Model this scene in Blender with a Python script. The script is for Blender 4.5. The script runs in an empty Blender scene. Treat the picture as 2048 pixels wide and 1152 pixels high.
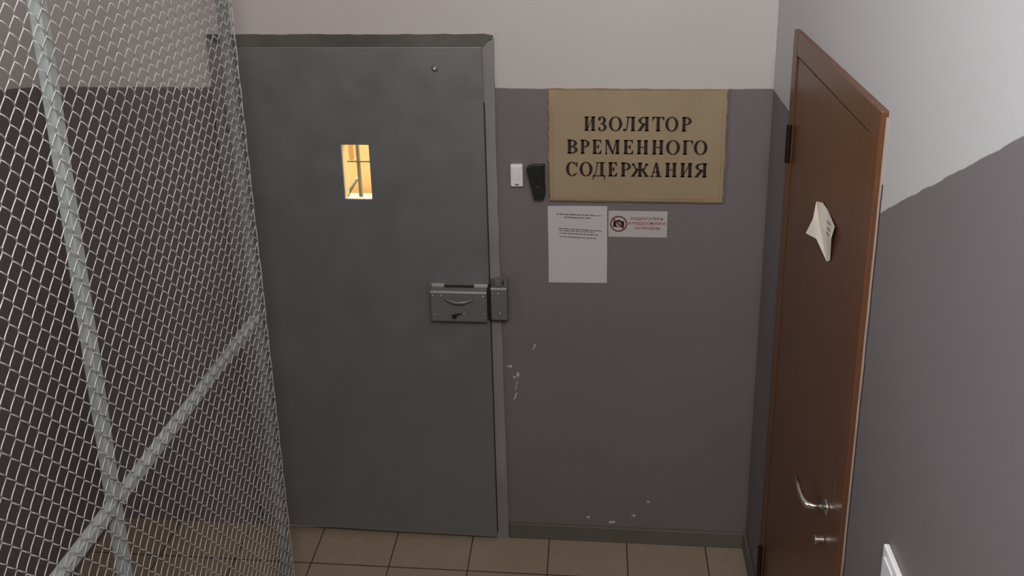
import bpy, bmesh, math, random
from mathutils import Vector, Matrix, noise
random.seed(7)
S = bpy.context.scene
COL = S.collection

# ------------------------------------------------------------------ camera
cam = bpy.data.cameras.new('camera')
cam.sensor_width = 36.0
cam.lens = 31.3114
cam.shift_x = -0.00594
cam.shift_y = -0.18142
cam.clip_start = 0.02
co = bpy.data.objects.new('camera', cam)
COL.objects.link(co)
R_ = Vector((0.99630978, 0.0835488, -0.01965748))
U_ = Vector((-0.00458775, 0.28053897, 0.95983167))
F_ = Vector((-0.08570747, 0.9561995, -0.27988703))
M = Matrix.Identity(4)
for i in range(3):
    M[i][0] = R_[i]; M[i][1] = U_[i]; M[i][2] = -F_[i]
M[0][3], M[1][3], M[2][3] = 0.0, -2.89916, 2.64427
co.matrix_world = M
S.camera = co

# ------------------------------------------------------------------ world, lights, exposure
W = bpy.data.worlds.new('world'); S.world = W; W.use_nodes = True
W.node_tree.nodes['Background'].inputs[0].default_value = (0.62, 0.72, 0.9, 1)
W.node_tree.nodes['Background'].inputs[1].default_value = 0.15
S.view_settings.view_transform = 'Standard'
S.view_settings.look = 'None'
S.view_settings.gamma = 1.0
S.view_settings.exposure = 0.0


def area(name, loc, target, sx, sy, power, color):
    l = bpy.data.lights.new(name, 'AREA'); l.shape = 'RECTANGLE'
    l.size = sx; l.size_y = sy; l.energy = power; l.color = color
    o = bpy.data.objects.new(name, l); COL.objects.link(o)
    o.location = loc
    d = Vector(target) - Vector(loc)
    o.rotation_euler = d.to_track_quat('-Z', 'Y').to_euler()
    return o


# unseen fills added: warm above and behind the viewer, cool from the left wall
area('landing_fill', (0.3, -3.2, 3.55), (-0.4, -0.6, 1.0), 1.0, 0.5, 75, (1.0, 0.965, 0.94))
area('right_wall_fill', (-1.90, -2.6, 3.15), (0.6, -2.45, 2.5), 0.9, 0.9, 35, (0.80, 0.90, 1.0)).data.spread = math.radians(115)
# lamp of the room behind the metal door
area('inner_room_lamp', (-0.85, 0.95, 2.5), (-1.0, 0.95, 0.0), 0.6, 0.6, 62, (1.0, 0.93, 0.76))

XR, XL = 0.5887, -1.962          # right and left wall planes
YREAR, ZCEIL = -4.5, 4.0
ZW = 1.8445                      # top of the grey paint


# ------------------------------------------------------------------ materials
def mat(name, color, rough=0.5, metal=0.0, spec=0.5):
    m = bpy.data.materials.new(name); m.use_nodes = True
    b = m.node_tree.nodes['Principled BSDF']
    b.inputs['Base Color'].default_value = (*color, 1)
    b.inputs['Roughness'].default_value = rough
    b.inputs['Metallic'].default_value = metal
    b.inputs['Specular IOR Level'].default_value = spec
    return m


class NT:
    """small node helper"""
    def __init__(s, m):
        s.t = m.node_tree; s.n = s.t.nodes; s.l = s.t.links
        s.b = s.n['Principled BSDF']

    def coord(s, kind='Object'):
        return s.n.new('ShaderNodeTexCoord').outputs[kind]

    def pos(s):
        return s.n.new('ShaderNodeNewGeometry').outputs['Position']

    def noise(s, vec, scale, detail=3, rough=0.55):
        n = s.n.new('ShaderNodeTexNoise')
        n.inputs['Scale'].default_value = scale; n.inputs['Detail'].default_value = detail
        n.inputs['Roughness'].default_value = rough
        s.l.new(vec, n.inputs['Vector']); return n.outputs['Fac']

    def math(s, op, a, b=None, clamp=False):
        n = s.n.new('ShaderNodeMath'); n.operation = op; n.use_clamp = clamp
        for i, v in enumerate((a, b)):
            if v is None: continue
            if isinstance(v, (int, float)): n.inputs[i].default_value = v
            else: s.l.new(v, n.inputs[i])
        return n.outputs[0]

    def mix(s, fac, a, b, blend='MIX'):
        n = s.n.new('ShaderNodeMix'); n.data_type = 'RGBA'; n.blend_type = blend
        for i, v in ((0, fac), (6, a), (7, b)):
            if isinstance(v, (int, float)): n.inputs[i].default_value = v
            elif isinstance(v, tuple): n.inputs[i].default_value = (*v, 1)
            else: s.l.new(v, n.inputs[i])
        return n.outputs[2]

    def ramp(s, fac, lo, hi, a=0.0, b=1.0):
        n = s.n.new('ShaderNodeMapRange')
        n.inputs[1].default_value = lo; n.inputs[2].default_value = hi
        n.inputs[3].default_value = a; n.inputs[4].default_value = b
        s.l.new(fac, n.inputs[0]); return n.outputs[0]

    def bump(s, h, strength, dist=0.002):
        n = s.n.new('ShaderNodeBump'); n.inputs['Strength'].default_value = strength
        n.inputs['Distance'].default_value = dist
        s.l.new(h, n.inputs['Height']); s.l.new(n.outputs[0], s.b.inputs['Normal'])

    def color(s, c): s.l.new(c, s.b.inputs['Base Color'])
    def rough(s, c): s.l.new(c, s.b.inputs['Roughness'])


WHITE = (0.50, 0.462, 0.445)
GREY = (0.168, 0.142, 0.142)


def wall_mat(name, slope=0.0, y0=0.0, chips=()):
    """white plaster over a grey oil-painted dado; the line climbs with the stairs past y0"""
    m = mat(name, GREY, 0.5, spec=0.35); t = NT(m)
    p = t.pos()
    sep = t.n.new('ShaderNodeSeparateXYZ'); t.l.new(p, sep.inputs[0])
    X, Y, Z = sep.outputs
    wob = t.ramp(t.noise(p, 14.0, 2), 0.3, 0.7, -0.0022, 0.0022)
    line = ZW
    if slope:
        line = t.math('ADD', t.math('MULTIPLY', t.math('MAXIMUM', t.math('SUBTRACT', y0, Y), 0.0), slope), ZW)
    d = t.math('SUBTRACT', t.math('ADD', Z, wob), line)
    f = t.ramp(d, -0.0012, 0.0012)
    n1 = t.noise(p, 2.2, 4)
    w = t.mix(t.ramp(n1, 0.3, 0.7), tuple(c * 0.97 for c in WHITE), WHITE)
    g = t.mix(t.ramp(t.noise(p, 1.6, 4), 0.3, 0.7), tuple(c * 0.95 for c in GREY), tuple(c * 1.05 for c in GREY))
    col = t.mix(f, g, w)
    if chips:
        wn = t.noise(p, 95.0, 3)
        off = t.ramp(wn, 0.25, 0.75, -0.75, 0.75)
        tot = None
        for (cx, cz, rx, rz, tilt) in chips:
            dx = t.math('SUBTRACT', X, cx); dz = t.math('SUBTRACT', Z, cz)
            dx = t.math('SUBTRACT', dx, t.math('MULTIPLY', dz, tilt))
            a = t.math('POWER', t.math('DIVIDE', dx, rx), 2.0)
            b = t.math('POWER', t.math('DIVIDE', dz, rz), 2.0)
            e = t.math('ADD', t.math('SQRT', t.math('ADD', a, b)), off)
            k = t.ramp(e, 0.95, 0.7)
            tot = k if tot is None else t.math('MAXIMUM', tot, k)
        col = t.mix(tot, col, (0.52, 0.50, 0.48))
    t.color(col)
    t.rough(t.math('SUBTRACT', 0.52, t.math('MULTIPLY', t.math('SUBTRACT', 1.0, f), 0.06)))
    t.bump(t.noise(p, 60.0, 3), 0.12, 0.002)
    return m


CHIPS = [(-0.2175, 0.8574, .0035, .007, .0), (-0.222, 0.846, .002, .004, .0), (-0.3067, 0.768, .006, .006, .2),
         (-0.318, 0.768, .004, .004, .0), (-0.2812, 0.735, .0045, .015, .15), (-0.295, 0.722, .007, .005, .0),
         (-0.2877, 0.690, .002, .022, .2), (-0.2928, 0.640, .003, .018, .3),
         (-0.0187, 0.1064, .010, .006, .0), (0.071, 0.0876, .013, .007, .0), (0.083, 0.0885, .006, .005, .0),
         (0.1577, 0.1229, .008, .005, .0), (0.150, 0.128, .003, .003, .0), (0.2122, 0.1909, .005, .006, .0),
         (0.222, 0.187, .002, .002, .0)]

M_back = wall_mat('back_wall_paint', chips=CHIPS)
M_right = wall_mat('right_wall_paint', 0.643, -1.062)
M_left = wall_mat('left_wall_paint', 0.224, 0.0)
M_plain = wall_mat('rear_wall_paint', 0.0)
M_ceil = mat('ceiling_whitewash', (0.75, 0.72, 0.68), 0.8)
NTc = NT(M_ceil); NTc.bump(NTc.noise(NTc.pos(), 40, 3), 0.1)


def tile_mat():
    m = mat('floor_tiles', (0.3, 0.22, 0.15), 0.38); t = NT(m)
    p = t.pos()
    mp = t.n.new('ShaderNodeMapping'); mp.inputs['Location'].default_value = (1.0784, 0.1865, 0)
    t.l.new(p, mp.inputs[0])
    b = t.n.new('ShaderNodeTexBrick'); b.offset = 0.0; b.squash = 1.0
    b.inputs['Scale'].default_value = 1.0; b.inputs['Brick Width'].default_value = 0.3027
    b.inputs['Row Height'].default_value = 0.3027; b.inputs['Mortar Size'].default_value = 0.0024
    b.inputs['Mortar Smooth'].default_value = 0.1; b.inputs['Bias'].default_value = 0.0
    b.inputs['Color1'].default_value = (0.285, 0.215, 0.150, 1); b.inputs['Color2'].default_value = (0.262, 0.190, 0.138, 1)
    b.inputs['Mortar'].default_value = (0.045, 0.028, 0.016, 1)
    t.l.new(mp.outputs[0], b.inputs['Vector'])
    n = t.ramp(t.noise(p, 22.0, 4), 0.3, 0.7)
    t.color(t.mix(0.3, b.outputs['Color'], t.mix(n, (0.235, 0.17, 0.12), (0.32, 0.25, 0.18)), 'MIX'))
    inv = t.math('SUBTRACT', 1.0, b.outputs['Fac'])
    c2 = t.mix(b.outputs['Fac'], t.mix(0.3, b.outputs['Color'], t.mix(n, (0.235, 0.17, 0.12), (0.32, 0.25, 0.18))), (0.045, 0.028, 0.016))
    t.color(c2)
    t.bump(inv, 0.4, 0.001)
    return m


M_tile = tile_mat()


def steel_paint(name, c, rough=0.42, var=0.12, scuff=0.0):
    m = mat(name, c, rough, spec=0.5); t = NT(m); p = t.pos()
    n = t.ramp(t.noise(p, 3.0, 5), 0.3, 0.7)
    col = t.mix(n, tuple(x * (1 - var) for x in c), tuple(x * (1 + var) for x in c))
    if scuff:
        s = t.ramp(t.noise(p, 34.0, 5, 0.7), 0.66, 0.74, 0.0, scuff)
        col = t.mix(s, col, (0.30, 0.30, 0.29))
    t.color(col)
    t.rough(t.ramp(t.noise(p, 9.0, 3), 0.3, 0.7, rough - 0.06, rough + 0.08))
    t.bump(t.noise(p, 150.0, 2), 0.05, 0.001)
    return m


M_leaf = steel_paint('dark_grey_door_paint', (0.235, 0.238, 0.240), 0.46, 0.035, 0.08)
M_leaf.node_tree.nodes['Principled BSDF'].inputs['Metallic'].default_value = 0.6
M_frame = steel_paint('grubby_grey_frame_paint', (0.225, 0.21, 0.20), 0.5, 0.18, 0.25)
M_head = steel_paint('dark_frame_head_paint', (0.088, 0.082, 0.070), 0.55, 0.35, 0.2)  # darker and more mottled than the jamb paint
M_lock = steel_paint('grey_lock_enamel', (0.125, 0.123, 0.115), 0.28, 0.1, 0.25)
M_black = mat('gap_shade_black', (0.006, 0.006, 0.006), 0.8)  # flat black put in for the shade inside gaps and slots
M_mast = steel_paint('black_plastic', (0.012, 0.0105, 0.010), 0.45, 0.1)
M_screw = mat('bare_steel', (0.55, 0.55, 0.53), 0.3, 0.9)
M_highlit = steel_paint('highlit_light_steel', (0.33, 0.32, 0.30), 0.38, 0.3)  # pale tone puts the highlight on lock lips and lugs into the colour
M_galv = steel_paint('galvanised_wire', (0.52, 0.50, 0.49), 0.42, 0.15)
M_galv.node_tree.nodes['Principled BSDF'].inputs['Metallic'].default_value = 0.35
M_pale = steel_paint('pale_grey_green_frame_paint', (0.305, 0.325, 0.315), 0.5, 0.08)
M_pale_d = steel_paint('grey_green_post_paint', (0.21, 0.215, 0.21), 0.5, 0.1)
M_base = steel_paint('grey_green_skirting_paint', (0.110, 0.100, 0.082), 0.5, 0.12)
M_white = mat('white_plastic', (0.72, 0.69, 0.69), 0.35)
M_paper = mat('white_paper', (0.49, 0.455, 0.45), 0.75)
M_note = mat('cream_paper', (0.70, 0.60, 0.50), 0.75)
M_ink = mat('dark_ink', (0.016, 0.007, 0.005), 0.6)
M_greyink = mat('grey_ink', (0.085, 0.08, 0.085), 0.8)
M_redink = mat('red_ink', (0.32, 0.03, 0.045), 0.6)
M_darkred = mat('dark_red_ink', (0.15, 0.018, 0.03), 0.6)
M_steelpol = mat('polished_steel', (0.75, 0.73, 0.70), 0.22, 1.0)
NTp = NT(M_paper); NTp.bump(NTp.noise(NTp.pos(), 25, 2), 0.15, 0.003)


def gold_mat():
    m = mat('dull_gold_sign_panel', (0.235, 0.165, 0.088), 0.42, 0.15); t = NT(m); p = t.pos()
    n = t.ramp(t.noise(p, 5.0, 4), 0.3, 0.7)
    t.color(t.mix(n, (0.33, 0.245, 0.150), (0.37, 0.28, 0.175)))
    t.bump(t.noise(p, 220.0, 2), 0.06, 0.001)
    return m


M_gold = gold_mat()
M_goldedge = steel_paint('tarnished_gold_edging', (0.26, 0.165, 0.09), 0.5, 0.35)


def wood_mat(name, a, b, rough):
    m = mat(name, a, rough, spec=0.5); t = NT(m); p = t.pos()
    mp = t.n.new('ShaderNodeMapping'); mp.inputs['Scale'].default_value = (30, 30, 1.6)
    t.l.new(p, mp.inputs[0])
    n = t.ramp(t.noise(mp.outputs[0], 1.6, 5, 0.6), 0.25, 0.75)
    t.color(t.mix(n, a, b))
    t.bump(n, 0.05, 0.001)
    return m


M_wood = wood_mat('brown_wood_laminate', (0.098, 0.037, 0.016), (0.130, 0.050, 0.022), 0.32)
M_groove = mat('dark_brown_groove', (0.03, 0.012, 0.006), 0.6)
M_plaster = mat('chipped_plaster_edge', (0.30, 0.24, 0.20), 0.8)
M_ochre = mat('ochre_room_paint', (0.72, 0.50, 0.24), 0.6)
M_cream = mat('cream_room_paint', (0.85, 0.74, 0.52), 0.6)
M_bar = mat('grey_bar_paint', (0.30, 0.27, 0.19), 0.5)
M_concrete = steel_paint('stair_concrete', (0.24, 0.22, 0.20), 0.7, 0.15)


# ------------------------------------------------------------------ mesh helpers
def link(name, bm, m, parent=None, smooth=False, bevel=0.0, seg=2):
    me = bpy.data.meshes.new(name)
    bmesh.ops.recalc_face_normals(bm, faces=bm.faces[:])
    bm.to_mesh(me); bm.free()
    ms = m if isinstance(m, (list, tuple)) else [m]
    for k in ms: me.materials.append(k)
    if smooth:
        for f in me.polygons: f.use_smooth = True
    o = bpy.data.objects.new(name, me); COL.objects.link(o)
    if parent is not None:
        o.parent = parent
        o.matrix_parent_inverse = Matrix.Identity(4)
        o.location = -WORLD[parent.name] if parent.name in WORLD else (0, 0, 0)
        WORLD[o.name] = Vector((0, 0, 0))
    if bevel:
        b = o.modifiers.new('bevel', 'BEVEL'); b.width = bevel; b.segments = seg
        b.limit_method = 'ANGLE'; b.angle_limit = math.radians(40)
    return o


WORLD = {}     # world origin of a thing: parts are modelled in world coordinates


def box(bm, x0, x1, y0, y1, z0, z1, mi=0):
    v = [bm.verts.new((x, y, z)) for x in (x0, x1) for y in (y0, y1) for z in (z0, z1)]
    fs = []
    for a in ((0, 1, 3, 2), (4, 6, 7, 5), (0, 4, 5, 1), (2, 3, 7, 6), (0, 2, 6, 4), (1, 5, 7, 3)):
        f = bm.faces.new([v[i] for i in a]); f.material_index = mi; fs.append(f)
    return v


def prism(bm, pts, axis, a, b, mi=0):
    """polygon pts (2d) extruded along axis 0/1/2 from a to b; 2d = the other two axes in order"""
    def P(p, t):
        l = [p[0], p[1]]; l.insert(axis, t); return l
    A = [bm.verts.new(P(p, a)) for p in pts]; B = [bm.verts.new(P(p, b)) for p in pts]
    n = len(pts)
    for f in [bm.faces.new(A), bm.faces.new(B)] + [bm.faces.new((A[i], A[(i + 1) % n], B[(i + 1) % n], B[i])) for i in range(n)]:
        f.material_index = mi


def tube(bm, pts, r, seg=10, caps=True, mi=0):
    pts = [Vector(p) for p in pts]; rings = []
    up = Vector((0.13, 0.31, 0.94)).normalized()
    for i, p in enumerate(pts):
        d = (pts[min(i + 1, len(pts) - 1)] - pts[max(i - 1, 0)]).normalized()
        a = d.cross(up)
        if a.length < 1e-3: a = d.cross(Vector((1, 0, 0)))
        a.normalize(); b = d.cross(a)
        rr = r[i] if isinstance(r, (list, tuple)) else r
        rings.append([bm.verts.new(p + rr * (math.cos(t) * a + math.sin(t) * b)) for t in [2 * math.pi * k / seg for k in range(seg)]])
    for i in range(len(rings) - 1):
        for k in range(seg):
            f = bm.faces.new((rings[i][k], rings[i][(k + 1) % seg], rings[i + 1][(k + 1) % seg], rings[i + 1][k])); f.material_index = mi
    if caps:
        bm.faces.new(rings[0]).material_index = mi; bm.faces.new(rings[-1]).material_index = mi


def dome(bm, c, r, h, axis, seg=16, rings=4, flip=1):
    """rounded screw / bolt head pointing along -axis"""
    c = Vector(c); prev = None
    for j in range(rings + 1):
        a = j / rings * math.pi / 2
        rr, hh = r * math.cos(a), h * math.sin(a)
        if j == rings:
            p = c.copy(); p[axis] -= hh * flip
            tip = bm.verts.new(p)
            for k in range(seg): bm.faces.new((prev[k], prev[(k + 1) % seg], tip))
            break
        ring = []
        for k in range(seg):
            t = 2 * math.pi * k / seg; p = c.copy()
            o = [i for i in range(3) if i != axis]
            p[o[0]] += rr * math.cos(t); p[o[1]] += rr * math.sin(t); p[axis] -= hh * flip
            ring.append(bm.verts.new(p))
        if prev:
            for k in range(seg): bm.faces.new((prev[k], prev[(k + 1) % seg], ring[(k + 1) % seg], ring[k]))
        else: bm.faces.new(ring)
        prev = ring


def empty(name, loc):
    o = bpy.data.objects.new(name, None); COL.objects.link(o); o.location = loc
    o.empty_display_size = 0.1
    WORLD[o.name] = Vector(loc); return o


def tag(o, label, cat=None, group=None, kind=None):
    o['label'] = label
    if cat: o['category'] = cat
    if group: o['group'] = group
    if kind: o['kind'] = kind
    return o


def struct(name, bm, m, label, cat, **k):
    return tag(link(name, bm, m, **k), label, cat, kind='structure')


def boxes(*bs):
    bm = bmesh.new()
    for b in bs: box(bm, *b)
    return bm


# ------------------------------------------------------------------ room shell
OX0, OX1, OZ = -1.29, -0.372, 1.992         # opening of the metal door
struct('floor', boxes((XL - 0.1, XR + 0.12, -1.25, 0.0, -0.1, 0.0), (XL - 0.1, -0.93, YREAR, -1.25, -0.1, 0.0)), M_tile,
       'beige tiled floor in front of the metal door', 'floor')
struct('wall_back', boxes((XL - 0.1, OX0, 0, 0.16, -0.1, ZCEIL), (OX1, XR + 0.12, 0, 0.16, -0.1, ZCEIL), (OX0, OX1, 0, 0.16, OZ, ZCEIL)),
       M_back, 'wall with the metal door, grey below and white above', 'wall')
DY0, DY1, DZ = -0.335, -1.128, 2.095        # opening of the brown door (along y)
struct('wall_right', boxes((XR, XR + 0.12, YREAR, DY1, -0.1, ZCEIL), (XR, XR + 0.12, DY0, 0.0, -0.1, ZCEIL), (XR, XR + 0.12, DY1, DY0, DZ, ZCEIL)),
       M_right, 'right wall with the brown door, grey paint rising beside the stairs', 'wall')
struct('wall_left', boxes((XL - 0.1, XL, -2.1, 0.0, -0.1, ZCEIL), (XL - 0.1, XL, YREAR, -3.1, -0.1, ZCEIL), (XL - 0.1, XL, -3.1, -2.1, -0.1, 2.6), (XL - 0.1, XL, -3.1, -2.1, 3.7, ZCEIL)), M_left, 'grey and white wall behind the wire mesh', 'wall')
struct('wall_rear', boxes((XL - 0.1, XR + 0.12, YREAR - 0.12, YREAR, -0.1, ZCEIL)), M_plain, 'stairwell wall behind the viewer', 'wall')
struct('ceiling', boxes((XL - 0.1, XR + 0.12, YREAR, 0.0, ZCEIL, ZCEIL + 0.1)), M_ceil, 'whitewashed stairwell ceiling', 'ceiling')
wa, wb = -3.1, -2.1  # window added out of view to go with the cool fill
struct('added_window_1', boxes((XL - 0.07, XL - 0.02, wa, wa + 0.06, 2.6, 3.7), (XL - 0.07, XL - 0.02, wb - 0.06, wb, 2.6, 3.7),
       (XL - 0.07, XL - 0.02, wa + 0.06, wb - 0.06, 2.6, 2.66), (XL - 0.07, XL - 0.02, wa + 0.06, wb - 0.06, 3.64, 3.7),
       (XL - 0.07, XL - 0.02, -2.62, -2.58, 2.66, 3.64)), M_white, 'added window frame around the cool fill light, out of view', 'window')
# stairs up towards the viewer
bm = bmesh.new()
pts = [(-1.25, 0.0)]
y, z = -1.25, 0.0
for i in range(6):
    z += 0.172; pts.append((y, z)); y -= 0.27
    if i < 5: pts.append((y, z))
pts += [(YREAR, z), (YREAR, 0.0)]
prism(bm, pts, 0, -0.93, XR - 0.001)
struct('stairs', bm, M_concrete, 'concrete stairs climbing away from the doors', 'stairs')
# skirtings
bm = bmesh.new()
box(bm, -0.328, XR, -0.012, 0.0, 0.0, 0.068)
struct('baseboard_back', bm, M_base, 'low grey-green skirting under the sign wall', 'skirting', bevel=0.003)
bm = bmesh.new()
box(bm, XR - 0.012, XR, -0.318, -0.0125, 0.0, 0.076)
struct('baseboard_right', bm, M_base, 'short grey-green skirting between corner and brown door', 'skirting', bevel=0.003)

# ------------------------------------------------------------------ room behind the metal door (seen through its peep window)
bm = bmesh.new()
box(bm, -2.6, -0.2, 2.0, 2.1, -0.1, 2.6)
struct('wall_inner', bm, M_ochre, 'ochre wall of the lit room seen through the peep window', 'wall')
bm = bmesh.new(); box(bm, -2.7, -2.6, 0.161, 2.1, -0.1, 2.6); box(bm, -0.3, -0.2, 0.161, 2.0, -0.1, 2.6); box(bm, -2.7, -0.2, 0.161, 2.1, 2.6, 2.7)
struct('wall_inner_sides', bm, M_cream, 'cream side walls of the lit room behind the metal door', 'wall')
bm = bmesh.new(); box(bm, -2.7, -0.2, 0.161, 2.0, -0.12, 0.0)
struct('floor_inner', bm, M_cream, 'pale floor of the lit room behind the metal door', 'floor')
# barred partition standing just inside
g = empty('barred_grille', (-1.0, 0.5, 0.0))
tag(g, 'grey barred grille inside the lit room, seen through the peep window', 'grille')
for k in range(9):
    xb = -0.9715 + (k - 5) * 0.135
    if xb > -0.4: continue
    bm = bmesh.new(); tube(bm, [(xb, 0.5, 0.0), (xb, 0.5, 2.2)], 0.0085, 10)
    link('grille_bar', bm, M_bar, g, smooth=True)
for zb in (0.25, 0.82, 1.3945, 1.96):
    bm = bmesh.new(); box(bm, -1.7, -0.36, 0.489, 0.4915, zb - 0.003, zb + 0.003)
    link('grille_rail', bm, M_bar, g)
bm = bmesh.new(); tube(bm, [(-1.16, 0.52, 1.03), (-1.0372, 0.52, 1.2318), (-0.9885, 0.52, 1.3095)], 0.008, 10)
link('grille_brace', bm, M_bar, g, smooth=True)
# pale door leaf on the far left, a cabinet on the far wall
bm = bmesh.new(); box(bm, -1.9, -1.468, 1.94, 1.9995, 0.0, 2.1)
tag(link('inner_door', bm, M_cream), 'cream door panel at left of the lit room behind the peep window', 'door')
bm = bmesh.new(); box(bm, -1.60, -1.21, 1.52, 1.935, 0.0, 0.63)
box(bm, -1.62, -1.19, 1.50, 1.937, 0.6301, 0.66)
tag(link('side_table', bm, M_white), 'white cabinet low in the peep window, against the ochre wall', 'cabinet')
bm = bmesh.new(); box(bm, -1.446, -1.428, 1.985, 1.999, 0.86, 1.14)
tag(link('wall_plaque', bm, mat('brown_plaque', (0.45, 0.25, 0.10), 0.6)), 'small brown upright plaque on the ochre wall behind the peep window', 'plaque')

# ------------------------------------------------------------------ metal door
d1 = empty('door_1', (-0.83, 0.0, 0.0))
tag(d1, 'dark grey steel door with a lit peep window', 'door', kind='structure')
FX0, FX1, FZ = -1.3256, -0.334, 2.030


def ragged_strip(bm, pts_in, pts_out, y0, y1):
    """flat steel strip between an inner and an outer polyline (x,z), thickness y0..y1"""
    n = len(pts_in)
    q = [[bm.verts.new((p[0], y, p[1])) for p in pts] for pts in (pts_in, pts_out) for y in (y0, y1)]
    a0, a1, b0, b1 = q
    for i in range(n - 1):
        bm.faces.new((a0[i], a0[i + 1], b0[i + 1], b0[i])); bm.faces.new((a1[i], a1[i + 1], b1[i + 1], b1[i]))
        bm.faces.new((a0[i], a0[i + 1], a1[i + 1], a1[i])); bm.faces.new((b0[i], b0[i + 1], b1[i + 1], b1[i]))
    for i in (0, n - 1): bm.faces.new((a0[i], a1[i], b1[i], b0[i]))


def jit(a): return random.uniform(-a, a)


bm = bmesh.new(); N = 30
ragged_strip(bm, [(-0.380, 2.0 * i / N) for i in range(N + 1)],
             [(-0.3285 - 0.0085 * min(1, i / 18) + jit(0.0012), (FZ - 0.012) * i / N) for i in range(N + 1)], -0.016, 0.001)
link('frame_jamb', bm, M_frame, d1)
bm = bmesh.new()
ragged_strip(bm, [(-1.268, 2.0 * i / N) for i in range(N + 1)], [(FX0 + jit(0.0015), FZ * i / N) for i in range(N + 1)], -0.016, 0.001)
link('frame_jamb', bm, M_frame, d1)
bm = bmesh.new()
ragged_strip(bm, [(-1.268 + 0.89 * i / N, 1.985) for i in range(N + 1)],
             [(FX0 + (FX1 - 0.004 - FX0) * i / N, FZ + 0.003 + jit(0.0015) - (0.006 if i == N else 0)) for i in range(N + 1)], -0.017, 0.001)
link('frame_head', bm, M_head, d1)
# black strips stand in for shade in crumbled gaps beside the hinge-side frame
for (za, zb, wd) in ((1.58, 1.79, 0.012), (0.03, 0.12, 0.014), (0.42, 0.60, 0.006)):
    bm = bmesh.new(); nn = 16
    a = [(FX0 - 0.0015 - wd * math.sin(math.pi * k / nn) * (0.6 + 0.5 * random.random()), za + (zb - za) * k / nn) for k in range(nn + 1)]
    prism(bm, [(FX0 + 0.001, za)] + a[1:-1] + [(FX0 + 0.001, zb)], 1, -0.0022, -0.0003)
    link('frame_gap_shade', bm, M_black, d1)
# returns of the frame inside the opening
bm = boxes((OX0, -1.262, 0.0, 0.15, 0.0, 1.985), (-0.392, OX1, 0.0, 0.15, 0.0, 1.985), (-1.262, -0.392, 0.0, 0.15, 1.965, OZ))
link('frame_return', bm, M_frame, d1)
bm = boxes((OX0 + 0.001, OX1 - 0.001, 0.012, 0.158, 0.0, 0.012))
link('threshold_light_block', bm, M_black, d1)  # black bar added to block inner-room light leaking under the leaf
# leaf with the peep opening
LX0, LX1, LZ0, LZ1 = -1.266, -0.3755, 0.017, 1.9945
hx0, hx1, hz0, hz1 = -0.8795, -0.7815, 1.4455, 1.6470
bm = bmesh.new()
xs = [LX0, hx0, hx1, LX1]; zs = [LZ0, hz0, hz1, LZ1]
vf = [[bm.verts.new((x, -0.030, z)) for z in zs] for x in xs]
vb = [[bm.verts.new((x, -0.0175, z)) for z in zs] for x in xs]
for i in range(3):
    for j in range(3):
        if i == 1 and j == 1: continue
        bm.faces.new((vf[i][j], vf[i + 1][j], vf[i + 1][j + 1], vf[i][j + 1]))
        bm.faces.new((vb[i][j], vb[i + 1][j], vb[i + 1][j + 1], vb[i][j + 1]))
for i in range(3):
    for j in (0, 3):
        bm.faces.new((vf[i][j], vf[i + 1][j], vb[i + 1][j], vb[i][j]))
        bm.faces.new((vf[j][i], vf[j][i + 1], vb[j][i + 1], vb[j][i]))
for row in (vf, vb):
    for k, dz in enumerate((0.014, 0.006, 0.004, 0.0)): row[k][0].co.z += dz
bm.faces.new((vf[1][1], vf[2][1], vb[2][1], vb[1][1])); bm.faces.new((vf[1][2], vf[2][2], vb[2][2], vb[1][2]))
bm.faces.new((vf[1][1], vf[1][2], vb[1][2], vb[1][1])); bm.faces.new((vf[2][1], vf[2][2], vb[2][2], vb[2][1]))
leaf = link('door_leaf', bm, M_leaf, d1, bevel=0.0018)
# thin stop strip along the right edge of the leaf
bm = boxes((-0.3835, -0.3765, -0.0325, -0.0301, 0.06, 1.985))
link('leaf_edge_strip', bm, M_leaf, d1)
bm = boxes((-0.3752, -0.3722, -0.0178, -0.0163, 0.03, 1.80))
link('leaf_gap_shade', bm, M_black, d1)  # black strip painted in for the shade along the leaf edge
# peep window lining and pane
bm = boxes((hx0 - 0.004, hx0, -0.017, 0.03, hz0 - 0.004, hz1 + 0.004), (hx1, hx1 + 0.004, -0.017, 0.03, hz0 - 0.004, hz1 + 0.004),
           (hx0, hx1, -0.017, 0.03, hz1, hz1 + 0.004), (hx0, hx1, -0.017, -0.012, hz0 - 0.004, hz0))
pw = link('peep_window_lining', bm, M_cream, d1)
# inner skin of the door with the same opening (keeps the inner room's light in)
bm = boxes((-1.2615, hx0 - 0.0041, 0.02, 0.03, 0.013, 1.9645), (hx1 + 0.0041, -0.3925, 0.02, 0.03, 0.013, 1.9645),
           (hx0 - 0.0041, hx1 + 0.0041, 0.02, 0.03, 0.013, hz0 - 0.03), (hx0 - 0.0041, hx1 + 0.0041, 0.02, 0.03, hz1 + 0.0041, 1.9645))
link('inner_skin', bm, M_leaf, d1)
bm = bmesh.new(); dome(bm, (-0.5362, -0.0301, 1.9205), 0.0125, 0.003, 1); 
pb = link('peephole', bm, M_lock, d1, smooth=True)
bm = bmesh.new(); dome(bm, (-0.5362, -0.0330, 1.9205), 0.0075, 0.006, 1)
tag(link('peephole_lens', bm, M_screw, pb, smooth=True), 'bright steel lens')
# hinges on the left
for zc in (1.755, 0.25):
    bm = bmesh.new()
    tube(bm, [(-1.267, -0.040, zc - 0.05), (-1.267, -0.040, zc - 0.001)], 0.0095, 12)
    tube(bm, [(-1.267, -0.040, zc + 0.001), (-1.267, -0.040, zc + 0.05)], 0.0095, 12)
    h = link('hinge', bm, M_frame, d1, smooth=False)
    bm = bmesh.new(); dome(bm, (-1.267, -0.040, zc + 0.0501), 0.0075, 0.008, 2, flip=-1)
    link('hinge_pin', bm, M_screw, h, smooth=True)

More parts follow.
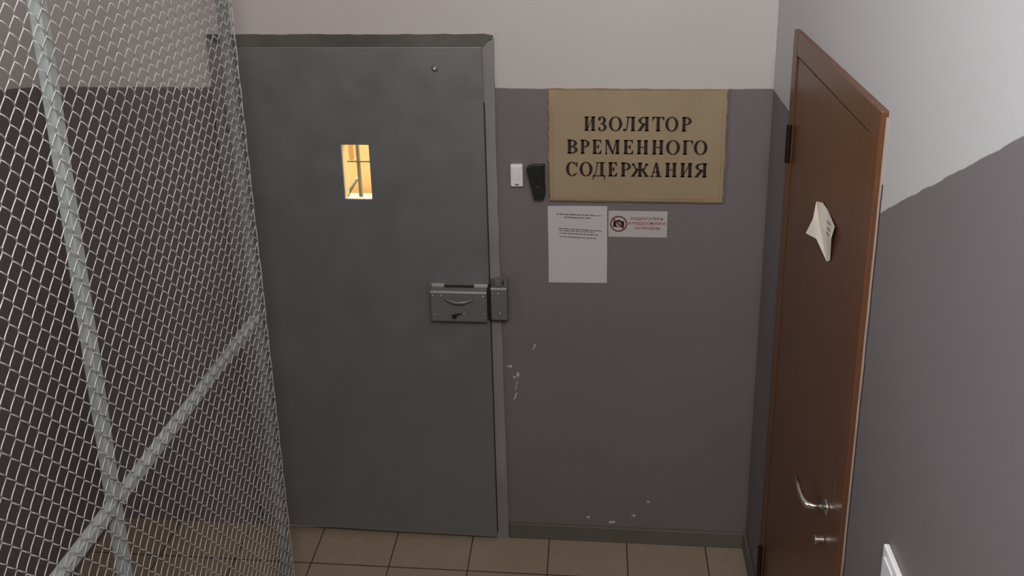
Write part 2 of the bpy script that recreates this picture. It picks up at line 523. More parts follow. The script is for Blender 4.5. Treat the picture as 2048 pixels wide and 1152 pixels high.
# lock box
LKX0, LKX1, LKZ0, LKZ1, LKY = -0.582, -0.379, 0.996, 1.115, -0.078


def lx(p): return -0.5817 + (p - 860) * 0.001793
def lz(p): return 1.1129 - (p - 584) * 0.00197


bm = boxes((-0.602, -0.381, -0.0335, -0.0302, 0.975, 1.124))
bp = link('lock_backplate', bm, M_lock, d1, bevel=0.001)
bm = boxes((LKX0, LKX1, LKY, -0.0336, LKZ0, LKZ1))
lock = link('lock_case', bm, M_lock, d1, bevel=0.0025, seg=3)
bm = bmesh.new()
box(bm, LKX0 - 0.001, LKX0 + 0.045, -0.042, -0.034, LKZ1 - 0.002, LKZ1 + 0.010)
box(bm, LKX1 - 0.05, LKX1, -0.042, -0.034, LKZ1 - 0.002, LKZ1 + 0.010)
link('lock_lug', bm, M_highlit, lock, bevel=0.001)
bm = boxes((LKX0 + 0.046, LKX1 - 0.051, -0.046, -0.0337, LKZ1 + 0.0002, LKZ1 + 0.0022))
link('lock_slot', bm, M_black, lock)
bm = boxes((LKX0, LKX1, LKY - 0.0022, LKY + 0.002, LKZ1 - 0.006, LKZ1 + 0.001))
link('lock_front_lip', bm, M_highlit, lock, bevel=0.0008)  # bevel highlight laid on as a pale strip
bm = bmesh.new()
arc = []
for i in range(13):
    t = i / 12
    arc.append((lx(889) + (lx(946) - lx(889)) * t, LKY - 0.004 - 0.013 * math.sin(math.pi * t), lz(597) - 0.007 * math.sin(math.pi * t)))
tube(bm, arc, [0.0035 + 0.003 * math.sin(math.pi * i / 12) for i in range(13)], 10)
link('lock_handle', bm, M_lock, lock, smooth=True)
bm = bmesh.new()
tube(bm, [(lx(906.5), LKY - 0.0004, lz(633)), (lx(906.5), LKY - 0.0024, lz(633))], 0.0095, 18)
tube(bm, [(lx(908), LKY - 0.0012, lz(630)), (lx(922), LKY - 0.0016, lz(626.5))], [0.005, 0.0022], 8)
link('keyhole', bm, M_black, lock)
for (sx, sz) in ((864.5, 592), (881, 592), (966, 592), (867, 630), (967, 627), (926, 628)):
    bm = bmesh.new(); dome(bm, (lx(sx), LKY - 0.0002, lz(sz)), 0.0042, 0.0028, 1, 10, 3)
    link('lock_screw', bm, M_screw, lock, smooth=True)
# keeper on the frame
bm = boxes((-0.3655, -0.3085, -0.068, -0.0165, 1.000, 1.127))
kp = link('lock_keeper', bm, M_lock, d1, bevel=0.0025, seg=3)
bm = boxes((-0.372, -0.303, -0.0195, -0.0162, 0.975, 1.140))
link('keeper_backplate', bm, M_lock, kp, bevel=0.001)
bm = bmesh.new()
tube(bm, [(-0.3415, -0.040, 1.1271), (-0.3415, -0.040, 1.150)], 0.018, 16)
link('keeper_boss', bm, M_lock, kp, bevel=0.003)
bm = boxes((-0.3195, -0.3085, -0.050, -0.020, 1.1271, 1.148))
link('keeper_tab', bm, M_lock, kp, bevel=0.001)
bm = boxes((-0.3784, -0.3660, -0.064, -0.0342, 1.002, 1.124))
link('latch_gap_shade', bm, M_black, kp)  # black block in place of the shade between lock and keeper
bm = boxes((-0.3655, -0.3085, -0.0695, -0.0665, 1.121, 1.128))
link('keeper_lip', bm, M_highlit, kp, bevel=0.0008)  # pale strip with the edge highlight in its colour
for (sx, sz) in ((993, 588), (995, 628)):
    bm = bmesh.new(); dome(bm, (lx(sx) + 0.004, -0.0682, lz(sz)), 0.0045, 0.003, 1, 10, 3)
    link('keeper_screw', bm, M_screw, kp, smooth=True)

# ------------------------------------------------------------------ brown door in the right wall
d2 = empty('door_2', (XR, -0.73, 0.0))
tag(d2, 'brown wooden door with a lever handle in the right wall', 'door', kind='structure')
CY0, CY1, CZ = -0.318, -1.135, 2.113
CW = 0.06
xf = XR - 0.016
bm = boxes((xf, XR + 0.02, CY0 - 0.055, CY0, 0.0, CZ)); link('door_casing_side', bm, M_wood, d2, bevel=0.003)
bm = boxes((xf, XR + 0.02, CY1, CY1 + CW + 0.008, 0.0, CZ)); link('door_casing_side', bm, M_wood, d2, bevel=0.003)
bm = boxes((xf, XR + 0.02, CY1 + CW + 0.008, CY0 - 0.055, CZ - 0.066, CZ)); link('door_casing_head', bm, M_wood, d2, bevel=0.003)
xl = XR - 0.012
bm = boxes((xl, XR + 0.03, CY1 + CW + 0.0115, CY0 - 0.060, 0.008, CZ - 0.0715))
leaf2 = link('door_leaf', bm, M_wood, d2, bevel=0.002)
bm = boxes((xl + 0.006, XR + 0.035, CY1 + CW, CY0 - 0.05, 0.004, CZ - 0.06))
link('door_gap', bm, M_groove, d2)
# chipped plaster line at the outer edge of the casing and the dark crack beside it
bm = bmesh.new(); n = 44
pi = [(CY1 - 0.0002, 2.10 * i / n) for i in range(n + 1)]
po = [(CY1 - 0.0025 - abs(noise.noise((0, 0, i * 0.7))) * 0.005, 2.10 * i / n) for i in range(n + 1)]
for a, b, c, d in zip(pi, pi[1:], po, po[1:]):
    prism(bm, [a, b, d, c], 0, XR - 0.005, XR)
link('plaster_edge', bm, M_plaster, d2)
bm = bmesh.new()
for i in range(n):
    a = po[i][0] - 0.0003; b = po[i + 1][0] - 0.0003
    if i * 2.1 / n > 1.93: break
    prism(bm, [(a, po[i][1]), (b, po[i + 1][1]), (b - 0.004, po[i + 1][1]), (a - 0.004, po[i][1])], 0, XR - 0.0012, XR + 0.0)
link('edge_crack', bm, M_groove, d2)
bm = boxes((xf - 0.0005, xf + 0.004, CY1 - 0.0003, CY1 + 0.004, 0.75, 2.08))
# hinge of the brown door
bm = bmesh.new()
for k, (za, zb) in enumerate(((1.722, 1.757), (1.759, 1.800), (1.802, 1.838))):
    tube(bm, [(xf - 0.006, CY0 - 0.050, za), (xf - 0.006, CY0 - 0.050, zb)], 0.0085, 12)
link('hinge', bm, mat('dark_bronze', (0.03, 0.016, 0.01), 0.4, 0.6), d2)
bm = bmesh.new()
for k, (za, zb) in enumerate(((0.222, 0.257), (0.259, 0.300), (0.302, 0.338))):
    tube(bm, [(xf - 0.006, CY0 - 0.050, za), (xf - 0.006, CY0 - 0.050, zb)], 0.0085, 12)
link('hinge', bm, bpy.data.materials['dark_bronze'], d2)
# lever handle: rose, neck, lever running towards the hinges
HY, HZ = -1.013, 1.055
bm = bmesh.new(); tube(bm, [(xl - 0.0002, HY, HZ), (xl - 0.006, HY, HZ)], 0.019, 24)
hd = link('lever_rose', bm, M_steelpol, d2, bevel=0.002)
bm = bmesh.new()
tube(bm, [(xl - 0.006, HY, HZ), (xl - 0.035, HY, HZ + 0.001), (xl - 0.047, HY + 0.004, HZ + 0.001), (xl - 0.053, HY + 0.016, HZ + 0.001),
          (xl - 0.055, HY + 0.035, HZ + 0.001), (xl - 0.054, HY + 0.07, HZ), (xl - 0.051, HY + 0.11, HZ - 0.003)],
     [0.008, 0.0075, 0.0085, 0.0085, 0.008, 0.007, 0.005], 14)
link('lever_handle', bm, M_steelpol, hd, smooth=True)
bm = bmesh.new(); tube(bm, [(xl - 0.0002, HY, 0.955), (xl - 0.024, HY, 0.955)], 0.011, 16)
cyl = link('lock_cylinder', bm, M_steelpol, d2, bevel=0.002)
bm = boxes((xl - 0.0012, xl + 0.0, CY1 + CW + 0.0125, CY1 + CW + 0.020, 1.10, 1.17))
link('latch_plate', bm, M_steelpol, d2)

# crumpled note stuck on the brown door
bm = bmesh.new()
xo = xl - 0.0006
NP = {'a': (xo - 0.006, -0.713, 1.742), 'b': (xo - 0.004, -0.765, 1.760), 'c': (xo - 0.001, -0.806, 1.757), 'd': (xo - 0.006, -0.892, 1.752),
      'e': (xo - 0.012, -0.893, 1.722), 'f': (xo - 0.003, -0.868, 1.652), 'g': (xo - 0.0012, -0.836, 1.632), 'h': (xo - 0.014, -0.772, 1.664),
      'i': (xo - 0.026, -0.712, 1.652), 'j': (xo - 0.016, -0.733, 1.703), 'k': (xo - 0.0030, -0.820, 1.700), 'l': (xo - 0.008, -0.765, 1.705)}
V = {k: bm.verts.new(v) for k, v in NP.items()}
for f in ('abl', 'alj', 'bckl', 'cdk', 'dek', 'efk', 'fgk', 'gkl', 'glh', 'hlj', 'hij'):
    bm.faces.new([V[c] for c in f])
nt = link('paper_note', bm, M_note)
sm = nt.modifiers.new('thick', 'SOLIDIFY'); sm.thickness = 0.0006; sm.offset = 0
tag(nt, 'crumpled cream paper note stuck on the brown door', 'note')
bm = bmesh.new()
for (yy, zz) in ((-0.845, 1.742), (-0.852, 1.728), (-0.846, 1.714)):
    box(bm, xo - 0.0098, xo - 0.0085, yy - 0.014, yy + 0.008, zz - 0.0011, zz + 0.0011)
link('note_marks', bm, M_greyink, nt)

# white switch on the right wall, cut by the lower picture edge
sw = empty('wall_switch', (XR, -1.432, 1.25))
tag(sw, 'white plastic switch on the right wall past the brown door', 'switch')
bm = boxes((XR - 0.012, XR - 0.0002, -1.474, -1.390, 1.208, 1.292))
swp = link('switch_plate', bm, M_white, sw, bevel=0.003)
bm = boxes((XR - 0.0165, XR - 0.0122, -1.455, -1.409, 1.222, 1.278)); link('switch_rocker', bm, M_white, swp, bevel=0.002)

# ------------------------------------------------------------------ things on the sign wall
# bell push
bl = empty('door_bell_push', (-0.269, 0.0, 1.535))
tag(bl, 'small white plastic bell push beside the steel door frame', 'bell push')
bm = boxes((-0.2905, -0.2472, -0.018, -0.0003, 1.4935, 1.5755))
bb_ = link('bell_body', bm, M_white, bl, bevel=0.004)
bm = boxes((-0.2795, -0.258, -0.0205, -0.0181, 1.523, 1.565)); link('bell_button', bm, M_white, bb_, bevel=0.002)
bm = boxes((-0.275, -0.2615, -0.0188, -0.0181, 1.500, 1.5045)); link('bell_mark', bm, M_greyink, bb_)
# black tapering box
bk = empty('intercom_box', (-0.2, 0.0, 1.52))
tag(bk, 'black tapering plastic box between the white bell push and the gold sign', 'intercom')
bm = bmesh.new()
fr = [(-0.2336, 1.5735), (-0.213, 1.5852), (-0.1725, 1.5865), (-0.1700, 1.4655), (-0.178, 1.4572), (-0.2070, 1.4555)]
ba = [(-0.2315, 1.5665), (-0.212, 1.574), (-0.1705, 1.575), (-0.169, 1.462), (-0.176, 1.4535), (-0.205, 1.452)]
A = [bm.verts.new((x, -0.042, z)) for x, z in fr]; B = [bm.verts.new((x, -0.0003, z)) for x, z in ba]
bm.faces.new(A); bm.faces.new(B)
for i in range(6): bm.faces.new((A[i], A[(i + 1) % 6], B[(i + 1) % 6], B[i]))
bsh = link('box_shell', bm, M_mast, bk, bevel=0.003)
bm = bmesh.new(); dome(bm, (-0.193, -0.0421, 1.503), 0.0042, 0.0015, 1, 12, 3)
link('box_lens', bm, mat('dull_brown_lens', (0.06, 0.04, 0.03), 0.4), bsh, smooth=True)

# A4 notice
pn = empty('paper_notice', (-0.058, 0.0, 1.27))
tag(pn, 'white printed paper sheet taped up under the gold sign', 'notice')
bm = bmesh.new(); n = 10
for i in range(n):
    for j in range(n):
        pass
grid = []
for i in range(n + 1):
    row = []
    for j in range(n + 1):
        u, v = i / n, j / n
        x = -0.1622 + (0.0458 + 0.1622) * u + 0.0006 * math.sin(v * 5)
        z = 1.1218 + (1.4190 - 1.1218) * v + 0.0028 * (u - 0.5)
        yb = -0.0012 - 0.0012 * (math.sin(u * 6.1 + v * 2.3) * 0.5 + 0.5) - 0.002 * max(0, 0.15 - v) / 0.15 * u
        row.append(bm.verts.new((x, yb, z)))
    grid.append(row)
for i in range(n):
    for j in range(n): bm.faces.new((grid[i][j], grid[i + 1][j], grid[i + 1][j + 1], grid[i][j + 1]))
sh = link('paper_sheet', bm, M_paper, pn)
sm = sh.modifiers.new('thick', 'SOLIDIFY'); sm.thickness = 0.0003; sm.offset = 0
# lines of print, far too small to read
rnd = random.Random(3)


def print_line(bm, x0, x1, z0, z1, h):
    x = x0
    while x < x1 - 0.003:
        wd = min(rnd.uniform(0.006, 0.02), x1 - x)
        xx = x
        while xx < x + wd - 0.0012:
            zc = z0 + (z1 - z0) * (xx - x0) / (x1 - x0)
            hh = h * rnd.uniform(0.75, 1.1)
            box(bm, xx, xx + 0.0015, -0.0032, -0.0026, zc - hh / 2, zc + hh / 2)
            if rnd.random() < 0.75:
                zz = zc + rnd.choice((-.5, 0, .5)) * hh * 0.8
                box(bm, xx + 0.0005, xx + 0.0019, -0.0031, -0.0026, zz - 0.0005, zz + 0.0005)
            xx += 0.0021
        x += wd + 0.0022


bm = bmesh.new()
print_line(bm, -0.131, 0.028, 1.3875, 1.3830, 0.0042); print_line(bm, -0.104, -0.007, 1.3760, 1.3730, 0.0042)
link('print_heading', bm, M_greyink, sh)
bm = bmesh.new()
print_line(bm, -0.125, 0.030, 1.3330, 1.3250, 0.0034); print_line(bm, -0.122, 0.014, 1.3150, 1.3095, 0.0034); print_line(bm, -0.121, 0.012, 1.3015, 1.2960, 0.0034)
print_line(bm, -0.122, 0.000, 1.3250, 1.3200, 0.0030)
link('print_text', bm, M_greyink, sh)

# red and white sticker
st = empty('warning_sticker', (0.152, 0.0, 1.352))
tag(st, 'white sticker with a red crossed-out camera and red lettering', 'sticker')
bm = boxes((0.0500, 0.2542, -0.0016, -0.0003, 1.3035, 1.4025)); link('sticker_sheet', bm, mat('sticker_white', (0.43, 0.405, 0.39), 0.6), st, bevel=0.0004)


def ring(bm, cx, cz, ro, ri, a0, a1, y0, y1, seg=40, sx=1.0):
    prev = None
    for k in range(seg + 1):
        t = a0 + (a1 - a0) * k / seg
        cur = [bm.verts.new((cx + r * math.cos(t) * sx, y, cz + r * math.sin(t))) for r in (ro, ri) for y in (y0, y1)]
        if prev:
            for i, j in ((0, 1), (1, 3), (3, 2), (2, 0)):
                bm.faces.new((prev[i], prev[j], cur[j], cur[i]))
        prev = cur


RC = (0.0855, 1.3535)
bm = bmesh.new(); ring(bm, RC[0], RC[1], 0.0300, 0.0255, 0, 2 * math.pi, -0.0026, -0.0016)
prism(bm, [(RC[0] - 0.0195, RC[1] + 0.0160), (RC[0] - 0.0160, RC[1] + 0.0195), (RC[0] + 0.0195, RC[1] - 0.0160), (RC[0] + 0.0160, RC[1] - 0.0195)], 1, -0.0028, -0.0016)
link('prohibition_ring', bm, M_darkred, st)
bm = bmesh.new()
cx, cz = RC
prism(bm, [(cx - .019, cz - .012), (cx + .019, cz - .012), (cx + .019, cz + .010), (cx + .009, cz + .010), (cx + .006, cz + .0145), (cx - .006, cz + .0145), (cx - .009, cz + .010), (cx - .019, cz + .010)], 1, -0.0024, -0.0016)
cs = link('camera_symbol', bm, M_ink, st)
bm = bmesh.new(); ring(bm, cx, cz - 0.0015, 0.0085, 0.0045, 0, 2 * math.pi, -0.0027, -0.0016, 28)
link('camera_lens', bm, M_paper, cs)


def text_part(name, body, x0, x1, zc, height, m, parent, y, bold=0.0):
    """block capitals from the built-in font as a real mesh, fitted to x0..x1"""
    cu = bpy.data.curves.new(name, 'FONT'); cu.body = body; cu.size = 1.0
    cu.offset = bold; cu.extrude = 0.02
    t = bpy.data.objects.new(name + '_src', cu); COL.objects.link(t)
    dg = bpy.context.evaluated_depsgraph_get()
    me = bpy.data.meshes.new_from_object(t.evaluated_get(dg))
    bpy.data.objects.remove(t)
    xs = [v.co.x for v in me.vertices]; ys = [v.co.y for v in me.vertices]
    ax, bx, ay, by = min(xs), max(xs), min(ys), max(ys)
    for v in me.vertices:
        v.co = Vector((x0 + (v.co.x - ax) / (bx - ax) * (x1 - x0), y - v.co.z * 0.01, zc + ((v.co.y - ay) / (by - ay) - 0.5) * height))
    me.materials.clear(); me.materials.append(m)
    for p in me.polygons: p.material_index = 0
    o = bpy.data.objects.new(name, me); COL.objects.link(o)
    o.parent = parent; o.location = -WORLD[parent.name]
    return o


text_part('red_lettering', 'АУДИОЗАПИСЬ', 0.1265, 0.2410, 1.3735, 0.0128, M_redink, st, -0.0021, 0.012)
text_part('red_lettering', 'И ВИДЕОСЪЕМКА', 0.1195, 0.2485, 1.3555, 0.0128, M_redink, st, -0.0021, 0.012)
text_part('red_lettering', 'ЗАПРЕЩЕНЫ', 0.1400, 0.2310, 1.3375, 0.0128, M_redink, st, -0.0021, 0.012)

# ------------------------------------------------------------------ the big sign
sg = empty('wall_sign', (0.14, 0.0, 1.64))
tag(sg, 'dull gold wall sign with three lines of dark Cyrillic capitals', 'sign')
SX0, SX1, SZ0, SZ1 = -0.1585, 0.4415, 1.4400, 1.8440


def rag(p, s): return noise.noise(Vector((p * 16.0, s, 0.3)))


def outline(x0, x1, z0, z1, amp, s, n=26, bot=0.3, top=0.1):
    o = []
    for i in range(n): o.append((x0 + rag(i * .11, s) * amp, z0 + (z1 - z0) * i / n))
    for i in range(n): o.append((x0 + (x1 - x0) * i / n, z1 + rag(i * .11, s + 5) * amp * top))
    for i in range(n): o.append((x1 + rag(i * .11, s + 9) * amp, z1 - (z1 - z0) * i / n))
    for i in range(n): o.append((x1 - (x1 - x0) * i / n, z0 + rag(i * .11, s + 13) * amp * bot))
    return o


bm = bmesh.new(); prism(bm, outline(SX0 + 0.002, SX1 - 0.002, SZ0, SZ1, 0.010, 1.0), 1, -0.012, -0.0005)
link('sign_board', bm, M_goldedge, sg)
bm = bmesh.new(); prism(bm, outline(SX0 + 0.006, SX1 - 0.005, SZ0 + 0.007, SZ1 - 0.002, 0.003, 3.0), 1, -0.0165, -0.0121)
spn = link('sign_panel', bm, M_gold, sg)
bm = bmesh.new()
for x0, x1 in ((SX0 + 0.0135, SX0 + 0.0152), (SX1 - 0.0165, SX1 - 0.0150)):
    prism(bm, outline(x0, x1, SZ0 + 0.012, SZ1 - 0.055, 0.0012, 7.0), 1, -0.0172, -0.0164)
prism(bm, outline(SX0 + 0.0135, SX1 - 0.015, SZ0 + 0.0145, SZ0 + 0.0162, 0.0006, 8.0), 1, -0.0172, -0.0164)
link('sign_border', bm, M_goldedge, spn)

# serif capitals built from strokes: units of cap height, w = letter width
ST, TH, SF, SO = 0.205, 0.055, 0.05, 0.055


def rct(x0, z0, x1, z1): return [(x0, z0), (x1, z0), (x1, z1), (x0, z1)]


def stem(x, s=ST, top=True, bot=True):
    o = [rct(x, 0, x + s, 1)]
    if bot: o += [rct(x - SO, 0, x + s + SO, SF * .7), [(x - SO * .4, SF * .7), (x + s + SO * .4, SF * .7), (x + s, SF * 2), (x, SF * 2)]]
    if top: o += [rct(x - SO, 1 - SF * .7, x + s + SO, 1), [(x, 1 - SF * 2), (x + s, 1 - SF * 2), (x + s + SO * .4, 1 - SF * .7), (x - SO * .4, 1 - SF * .7)]]
    return o


def el(cx, cz, rx, rz, ix, iz, a0, a1, seg=22, dx=0.0):
    o = []
    for k in range(seg):
        t, u = [math.radians(a0 + (a1 - a0) * (k + e) / seg) for e in (0, 1)]
        o.append([(cx + rx * math.cos(t), cz + rz * math.sin(t)), (cx + rx * math.cos(u), cz + rz * math.sin(u)),
                  (cx + dx + ix * math.cos(u), cz + iz * math.sin(u)), (cx + dx + ix * math.cos(t), cz + iz * math.sin(t))])
    return o


def ball(cx, cz, r): return [[(cx + r * math.cos(k * math.pi / 8), cz + r * math.sin(k * math.pi / 8)) for k in range(16)]]


def bowlR(x, z0, z1, rx):
    rz = (z1 - z0) / 2
    return el(x, (z0 + z1) / 2, rx, rz, rx - ST * .95, rz - TH, -90, 90)


def bowlL(x, z0, z1, rx):
    rz = (z1 - z0) / 2
    return el(x, (z0 + z1) / 2, rx, rz, rx - ST * .95, rz - TH, 90, 270)


def glyph(c, w):
    a, b = SO, w - SO          # left and right limits of the stems
    if c == 'И':
        return stem(a) + stem(b - ST) + [[(a + ST - .03, .10), (b - ST + .03, .80), (b - ST + .03, .92), (a + ST - .03, .22)]]
    if c == 'Н':
        return stem(a) + stem(b - ST) + [rct(a + ST, .47, b - ST, .47 + TH)]
    if c == 'Г':
        return stem(a) + [rct(a, 1 - TH, w - .02, 1), [(w - .02, 1), (w, .70), (w - .03, .70), (w - .15, 1 - TH), (w - .15, 1)]]
    if c == 'Е':
        r = stem(a) + [rct(a, 1 - TH, w - .04, 1), rct(a, 0, w - .03, TH), rct(a + ST, .48, w - .22, .48 + TH)]
        r += [[(w - .04, 1), (w - .02, .74), (w - .05, .74), (w - .18, 1 - TH), (w - .18, 1)],
              [(w - .03, 0), (w, .28), (w - .03, .28), (w - .18, TH), (w - .18, 0)],
              [(w - .22, .34), (w - .19, .34), (w - .19, .67), (w - .22, .67), (w - .30, .48 + TH), (w - .30, .48)]]
        return r
    if c == 'В':
        x = a + ST - .01; return stem(a, bot=True) + bowlR(x, .49, 1, w - x - .045) + bowlR(x, 0, .54, w - x) + [rct(a, 1 - TH, x, 1), rct(a, 0, x, TH)]
    if c == 'Р':
        x = a + ST - .01; return stem(a) + bowlR(x, .44, 1, w - x)
    if c == 'Я':
        x = b - ST + .01
        return stem(b - ST) + bowlL(x, .47, 1, x - .05) + [[(x, .47), (x - .20, .52), (SO + .0, .06), (SO + .21, .06)], rct(0, 0, SO + .22, SF)]
    if c == 'О':
        return el(w / 2, .5, w / 2, .52, w / 2 - ST, .52 - TH, 0, 360, 36)
    if c == 'С':
        return el(w / 2 + .02, .5, w / 2 + .02, .52, w / 2 - ST + .02, .52 - TH, 48, 316, 32) + \
            [[(w - .03, 1), (w, 1), (w, .64), (w - .04, .64), (w - .16, .86)], [(w - .11, .10), (w - .01, .22), (w - .04, .26), (w - .2, .06)]]
    if c == 'З':
        r = w - .02
        return el(w * .42, .75, w * .50, .27, w * .50 - ST, .27 - TH, -90, 150, 20) + el(w * .42, .255, w * .58, .275, w * .58 - ST, .275 - TH, -130, 90, 22) + \
            ball(w * .16, .80, .085) + ball(w * .14, .17, .09) + [rct(w * .25, .47, w * .45, .53)]
    if c == 'Л':
        return stem(b - ST) + [rct(w * .28, 1 - TH, b, 1), [(w * .40, 1), (w * .52, 1), (w * .36, .10), (w * .22, .0), (w * .20, .05), (w * .29, .16)]] + \
            ball(w * .13, .085, .085) + [rct(w * .30, 1 - SF, w * .45, 1), [(w * .1, .0), (w * .25, .0), (w * .29, .08), (w * .13, .05)]]
    if c == 'Т':
        m = w / 2 - ST / 2
        return stem(m, top=False) + [rct(.02, 1 - TH, w - .02, 1), [(.02, 1), (.17, 1), (.17, 1 - TH), (.03, .72), (.0, .72)],
                                     [(w - .02, 1), (w - .17, 1), (w - .17, 1 - TH), (w - .03, .72), (w, .72)]]
    if c == 'М':
        t = .07; m = w / 2
        return stem(a, t, top=False) + stem(b - ST) + [[(a - .04, 1), (a + .20, 1), (m + .10, .0), (m - .02, .0)], [(b - ST - .01, 1), (b - ST + .05, 1), (m + .07, .0), (m - .01, .0)],
                                                   rct(a - SO, 1 - SF * .7, a + .18, 1)]
    if c == 'А':
        m = w / 2
        return [[(m - .06, 1.02), (m + .08, 1.02), (w - .06, .0), (w - .06 - .24, .0)], [(m - .04, .98), (m + .02, .92), (.13, .0), (.06, .0)],
                rct(w * .25, .31, w * .72, .31 + TH), rct(0, 0, .24, SF), rct(w - .40, 0, w, SF)]
    if c == 'Д':
        return [rct(b - ST - .08, 0, b - .08, 1), rct(w * .26, 1 - TH, w - .04, 1), [(w * .36, 1), (w * .43, 1), (w * .30, .30), (w * .18, .04), (w * .10, .04), (w * .24, .34)],
                rct(.02, 0, w - .01, TH), [(.02, TH), (.14, TH), (.13, 0), (.03, -.26), (.0, -.26)], [(w - .02, TH), (w - .14, TH), (w - .13, 0), (w - .03, -.26), (w, -.26)]]
    if c == 'Ж':
        m = w / 2; h = ST / 2; o = stem(m - h)
        for s in (-1, 1):
            q = lambda pts: [(m + s * (x - 0), z) for x, z in pts]
            o += [q([(h, .46), (h, .54), (w * .22, .62), (w * .30, .84), (w * .36, .80), (w * .28, .54)]),
                  q([(h - .02, .50), (w * .20, .56), (w * .47, .03), (w * .30, .03)]), q(rct(w * .26, 0, w * .5, SF))]
            o += [[(m + s * w * .385 + .085 * math.cos(k * math.pi / 6), .86 + .085 * math.sin(k * math.pi / 6)) for k in range(12)],
                  q([(w * .28, .74), (w * .30, .92), (w * .38, .95), (w * .38, .88)])]
        return o
    return []


LINES = [('ИЗОЛЯТОР', 1.7014, 1.7515, [(-0.035, 0.003), (0.0117, 0.0408), (0.0478, 0.093), (0.0941, 0.1368), (0.1437, 0.1828), (0.1923, 0.2335), (0.2363, 0.2805), (0.2909, 0.324)]),
         ('ВРЕМЕННОГО', 1.6187, 1.6689, [(-0.093, -0.057), (-0.0482, -0.0165), (-0.0073, 0.0243), (0.0353, 0.0859), (0.098, 0.1316), (0.143, 0.1813), (0.1942, 0.233), (0.2413, 0.2878), (0.2971, 0.3312), (0.334, 0.3794)]),
         ('СОДЕРЖАНИЯ', 1.5372, 1.5880, [(-0.0974, -0.058), (-0.0509, -0.0063), (-0.0063, 0.0375), (0.047, 0.0781), (0.0903, 0.1245), (0.1245, 0.1856), (0.1907, 0.2281), (0.2406, 0.2794), (0.2914, 0.3318), (0.339, 0.3811)])]
for body, zb, zt, spans in LINES:
    bm = bmesh.new(); h = zt - zb
    for ch, (x0, x1) in zip(body, spans):
        for poly in glyph(ch, (x1 - x0) / h):
            prism(bm, [(x0 + px * h, zb + pz * h) for px, pz in poly], 1, -0.0185, -0.0166)
    link('sign_lettering', bm, M_ink, spn)

# ------------------------------------------------------------------ chain-link partition beside the stairs
P0 = Vector((-1.026, -0.4992, 0.0))                      # foot of the end post
TD = Vector((0.06937, 0.99759, 0.0)).normalized()        # along the panel, towards the back wall
ND = Vector((TD.y, -TD.x, 0.0))                          # towards the stairs
mp_ = empty('chain_link_partition', P0)
tag(mp_, 'wire mesh partition on a pale steel frame left of the stairs', 'mesh fence')


def PT(t, z, n=0.0): return P0 + TD * t + ND * n + Vector((0, 0, z))


def sbar(name, ta, za, tb, zb, m, a=0.026):
    """square steel tube welded behind the mesh; a corner line runs from (ta, za) to (tb, zb) in the mesh plane"""
    bm = bmesh.new()
    A, B = PT(ta, za), PT(tb, zb)
    d = (B - A).normalized()
    s = ND.cross(d).normalized()
    vs = []
    for p in (A, B):
        for (u, v) in ((-a / 2, 0), (a / 2, 0), (a / 2, a), (-a / 2, a)):
            vs.append(bm.verts.new(p + s * u - ND * v))
    for f in ((0, 1, 2, 3), (4, 5, 6, 7), (0, 1, 5, 4), (1, 2, 6, 5), (2, 3, 7, 6), (3, 0, 4, 7)):
        bm.faces.new([vs[i] for i in f])
    return link(name, bm, m, mp_, bevel=0.003, seg=3)


TEND = -1.9
sbar('end_post', -0.013, 0.0, -0.013, 2.66, M_pale_d)
sbar('post', -0.746, 2.66, -0.820, 0.0, M_pale)
sbar('post', TEND, 2.66, TEND, 0.0, M_pale)
sbar('rail', -0.027, 1.248, TEND + 0.013, 1.148, M_pale)
sbar('rail', -0.027, 2.647, TEND + 0.013, 2.647, M_pale)
sbar('rail', -0.027, 0.08, TEND + 0.013, 0.08, M_pale)
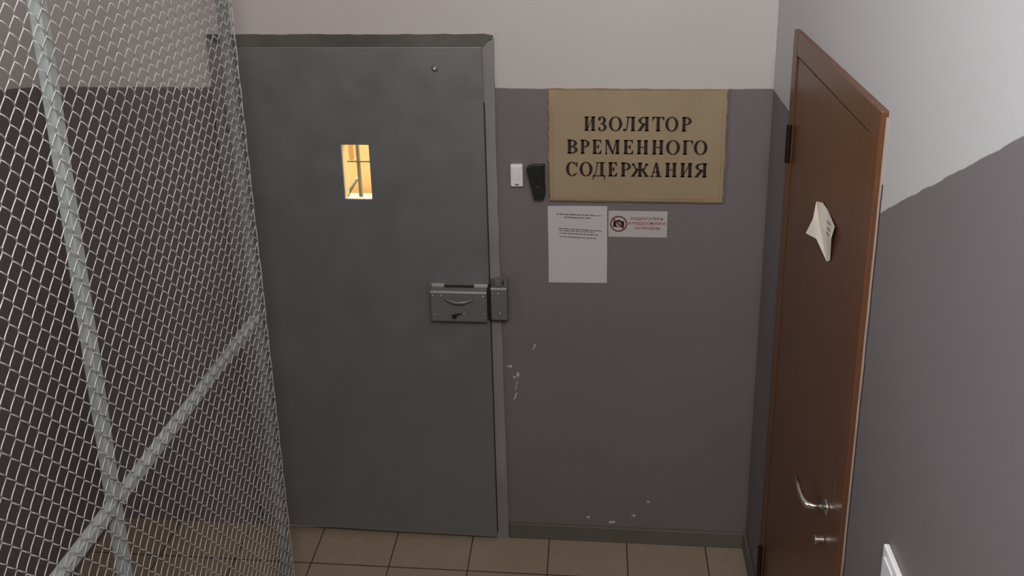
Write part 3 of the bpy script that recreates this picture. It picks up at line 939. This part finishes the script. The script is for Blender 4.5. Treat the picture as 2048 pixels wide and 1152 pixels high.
# edge rod tied to the end post
bm = bmesh.new()
pts = []
for i in range(120):
    z = 0.02 + 2.62 * i / 119
    wig = 0.0018 * math.sin(z * 2 * math.pi / 0.114) + 0.002 * noise.noise(Vector((z * 4, 0, 1)))
    pts.append(PT(0.008 + wig, z, 0.004))
tube(bm, pts, 0.0022, 8)
link('edge_wire', bm, M_galv, mp_, smooth=True)
# woven wire: every picket is a flattened spiral hooked into its neighbours
PW, PER, HD, RW = 0.0198, 0.0555, 0.0072, 0.00142
ZB, ZT = 0.06, 2.63
verts, faces = [], []
NS, SEG = 16, 5
npk = int((0 - TEND) / PW)
for k in range(npk):
    t0 = 0.006 - (k + 1) * PW
    phase0 = 0.5 if k % 2 else 0.0
    cnt = int((ZT - ZB) / PER * NS)
    path = []
    jx = random.uniform(-0.0006, 0.0006)
    for i in range(cnt + 1):
        s = i / NS
        ph = (s + phase0) % 1.0
        tri = 1 - abs(2 * ph - 1)                        # 0..1..0
        tt = tri + 0.0
        u = -0.0003 + (PW + 0.0006) * (0.5 - 0.5 * math.cos(math.pi * tt) * 0.5 - 0.5 * (1 - 2 * tt) * 0.5)
        sn = math.sin(2 * math.pi * ph)
        dep = HD * math.sin(math.pi * (2 * ph) ** 0.68) if ph < 0.5 else -0.0014 * abs(sn) ** 0.8
        z = ZT - s * PER
        wob = 0.003 * noise.noise(Vector((t0 * 3, z * 1.5, 0)))
        path.append(PT(t0 + u + jx, z, 0.0038 + dep + wob))
    base = len(verts)
    for i, p in enumerate(path):
        d = (path[min(i + 1, cnt)] - path[max(i - 1, 0)]).normalized()
        a = d.cross(ND).normalized(); b = d.cross(a)
        for q in range(SEG):
            an = 2 * math.pi * q / SEG
            verts.append(tuple(p + RW * (math.cos(an) * a + math.sin(an) * b) - P0))
    for i in range(cnt):
        for q in range(SEG):
            r0 = base + i * SEG; r1 = r0 + SEG
            faces.append((r0 + q, r0 + (q + 1) % SEG, r1 + (q + 1) % SEG, r1 + q))
me = bpy.data.meshes.new('chain_link_mesh'); me.from_pydata(verts, [], faces); me.materials.append(M_galv)
for p in me.polygons: p.use_smooth = True
o = bpy.data.objects.new('chain_link_mesh', me); COL.objects.link(o); o.parent = mp_
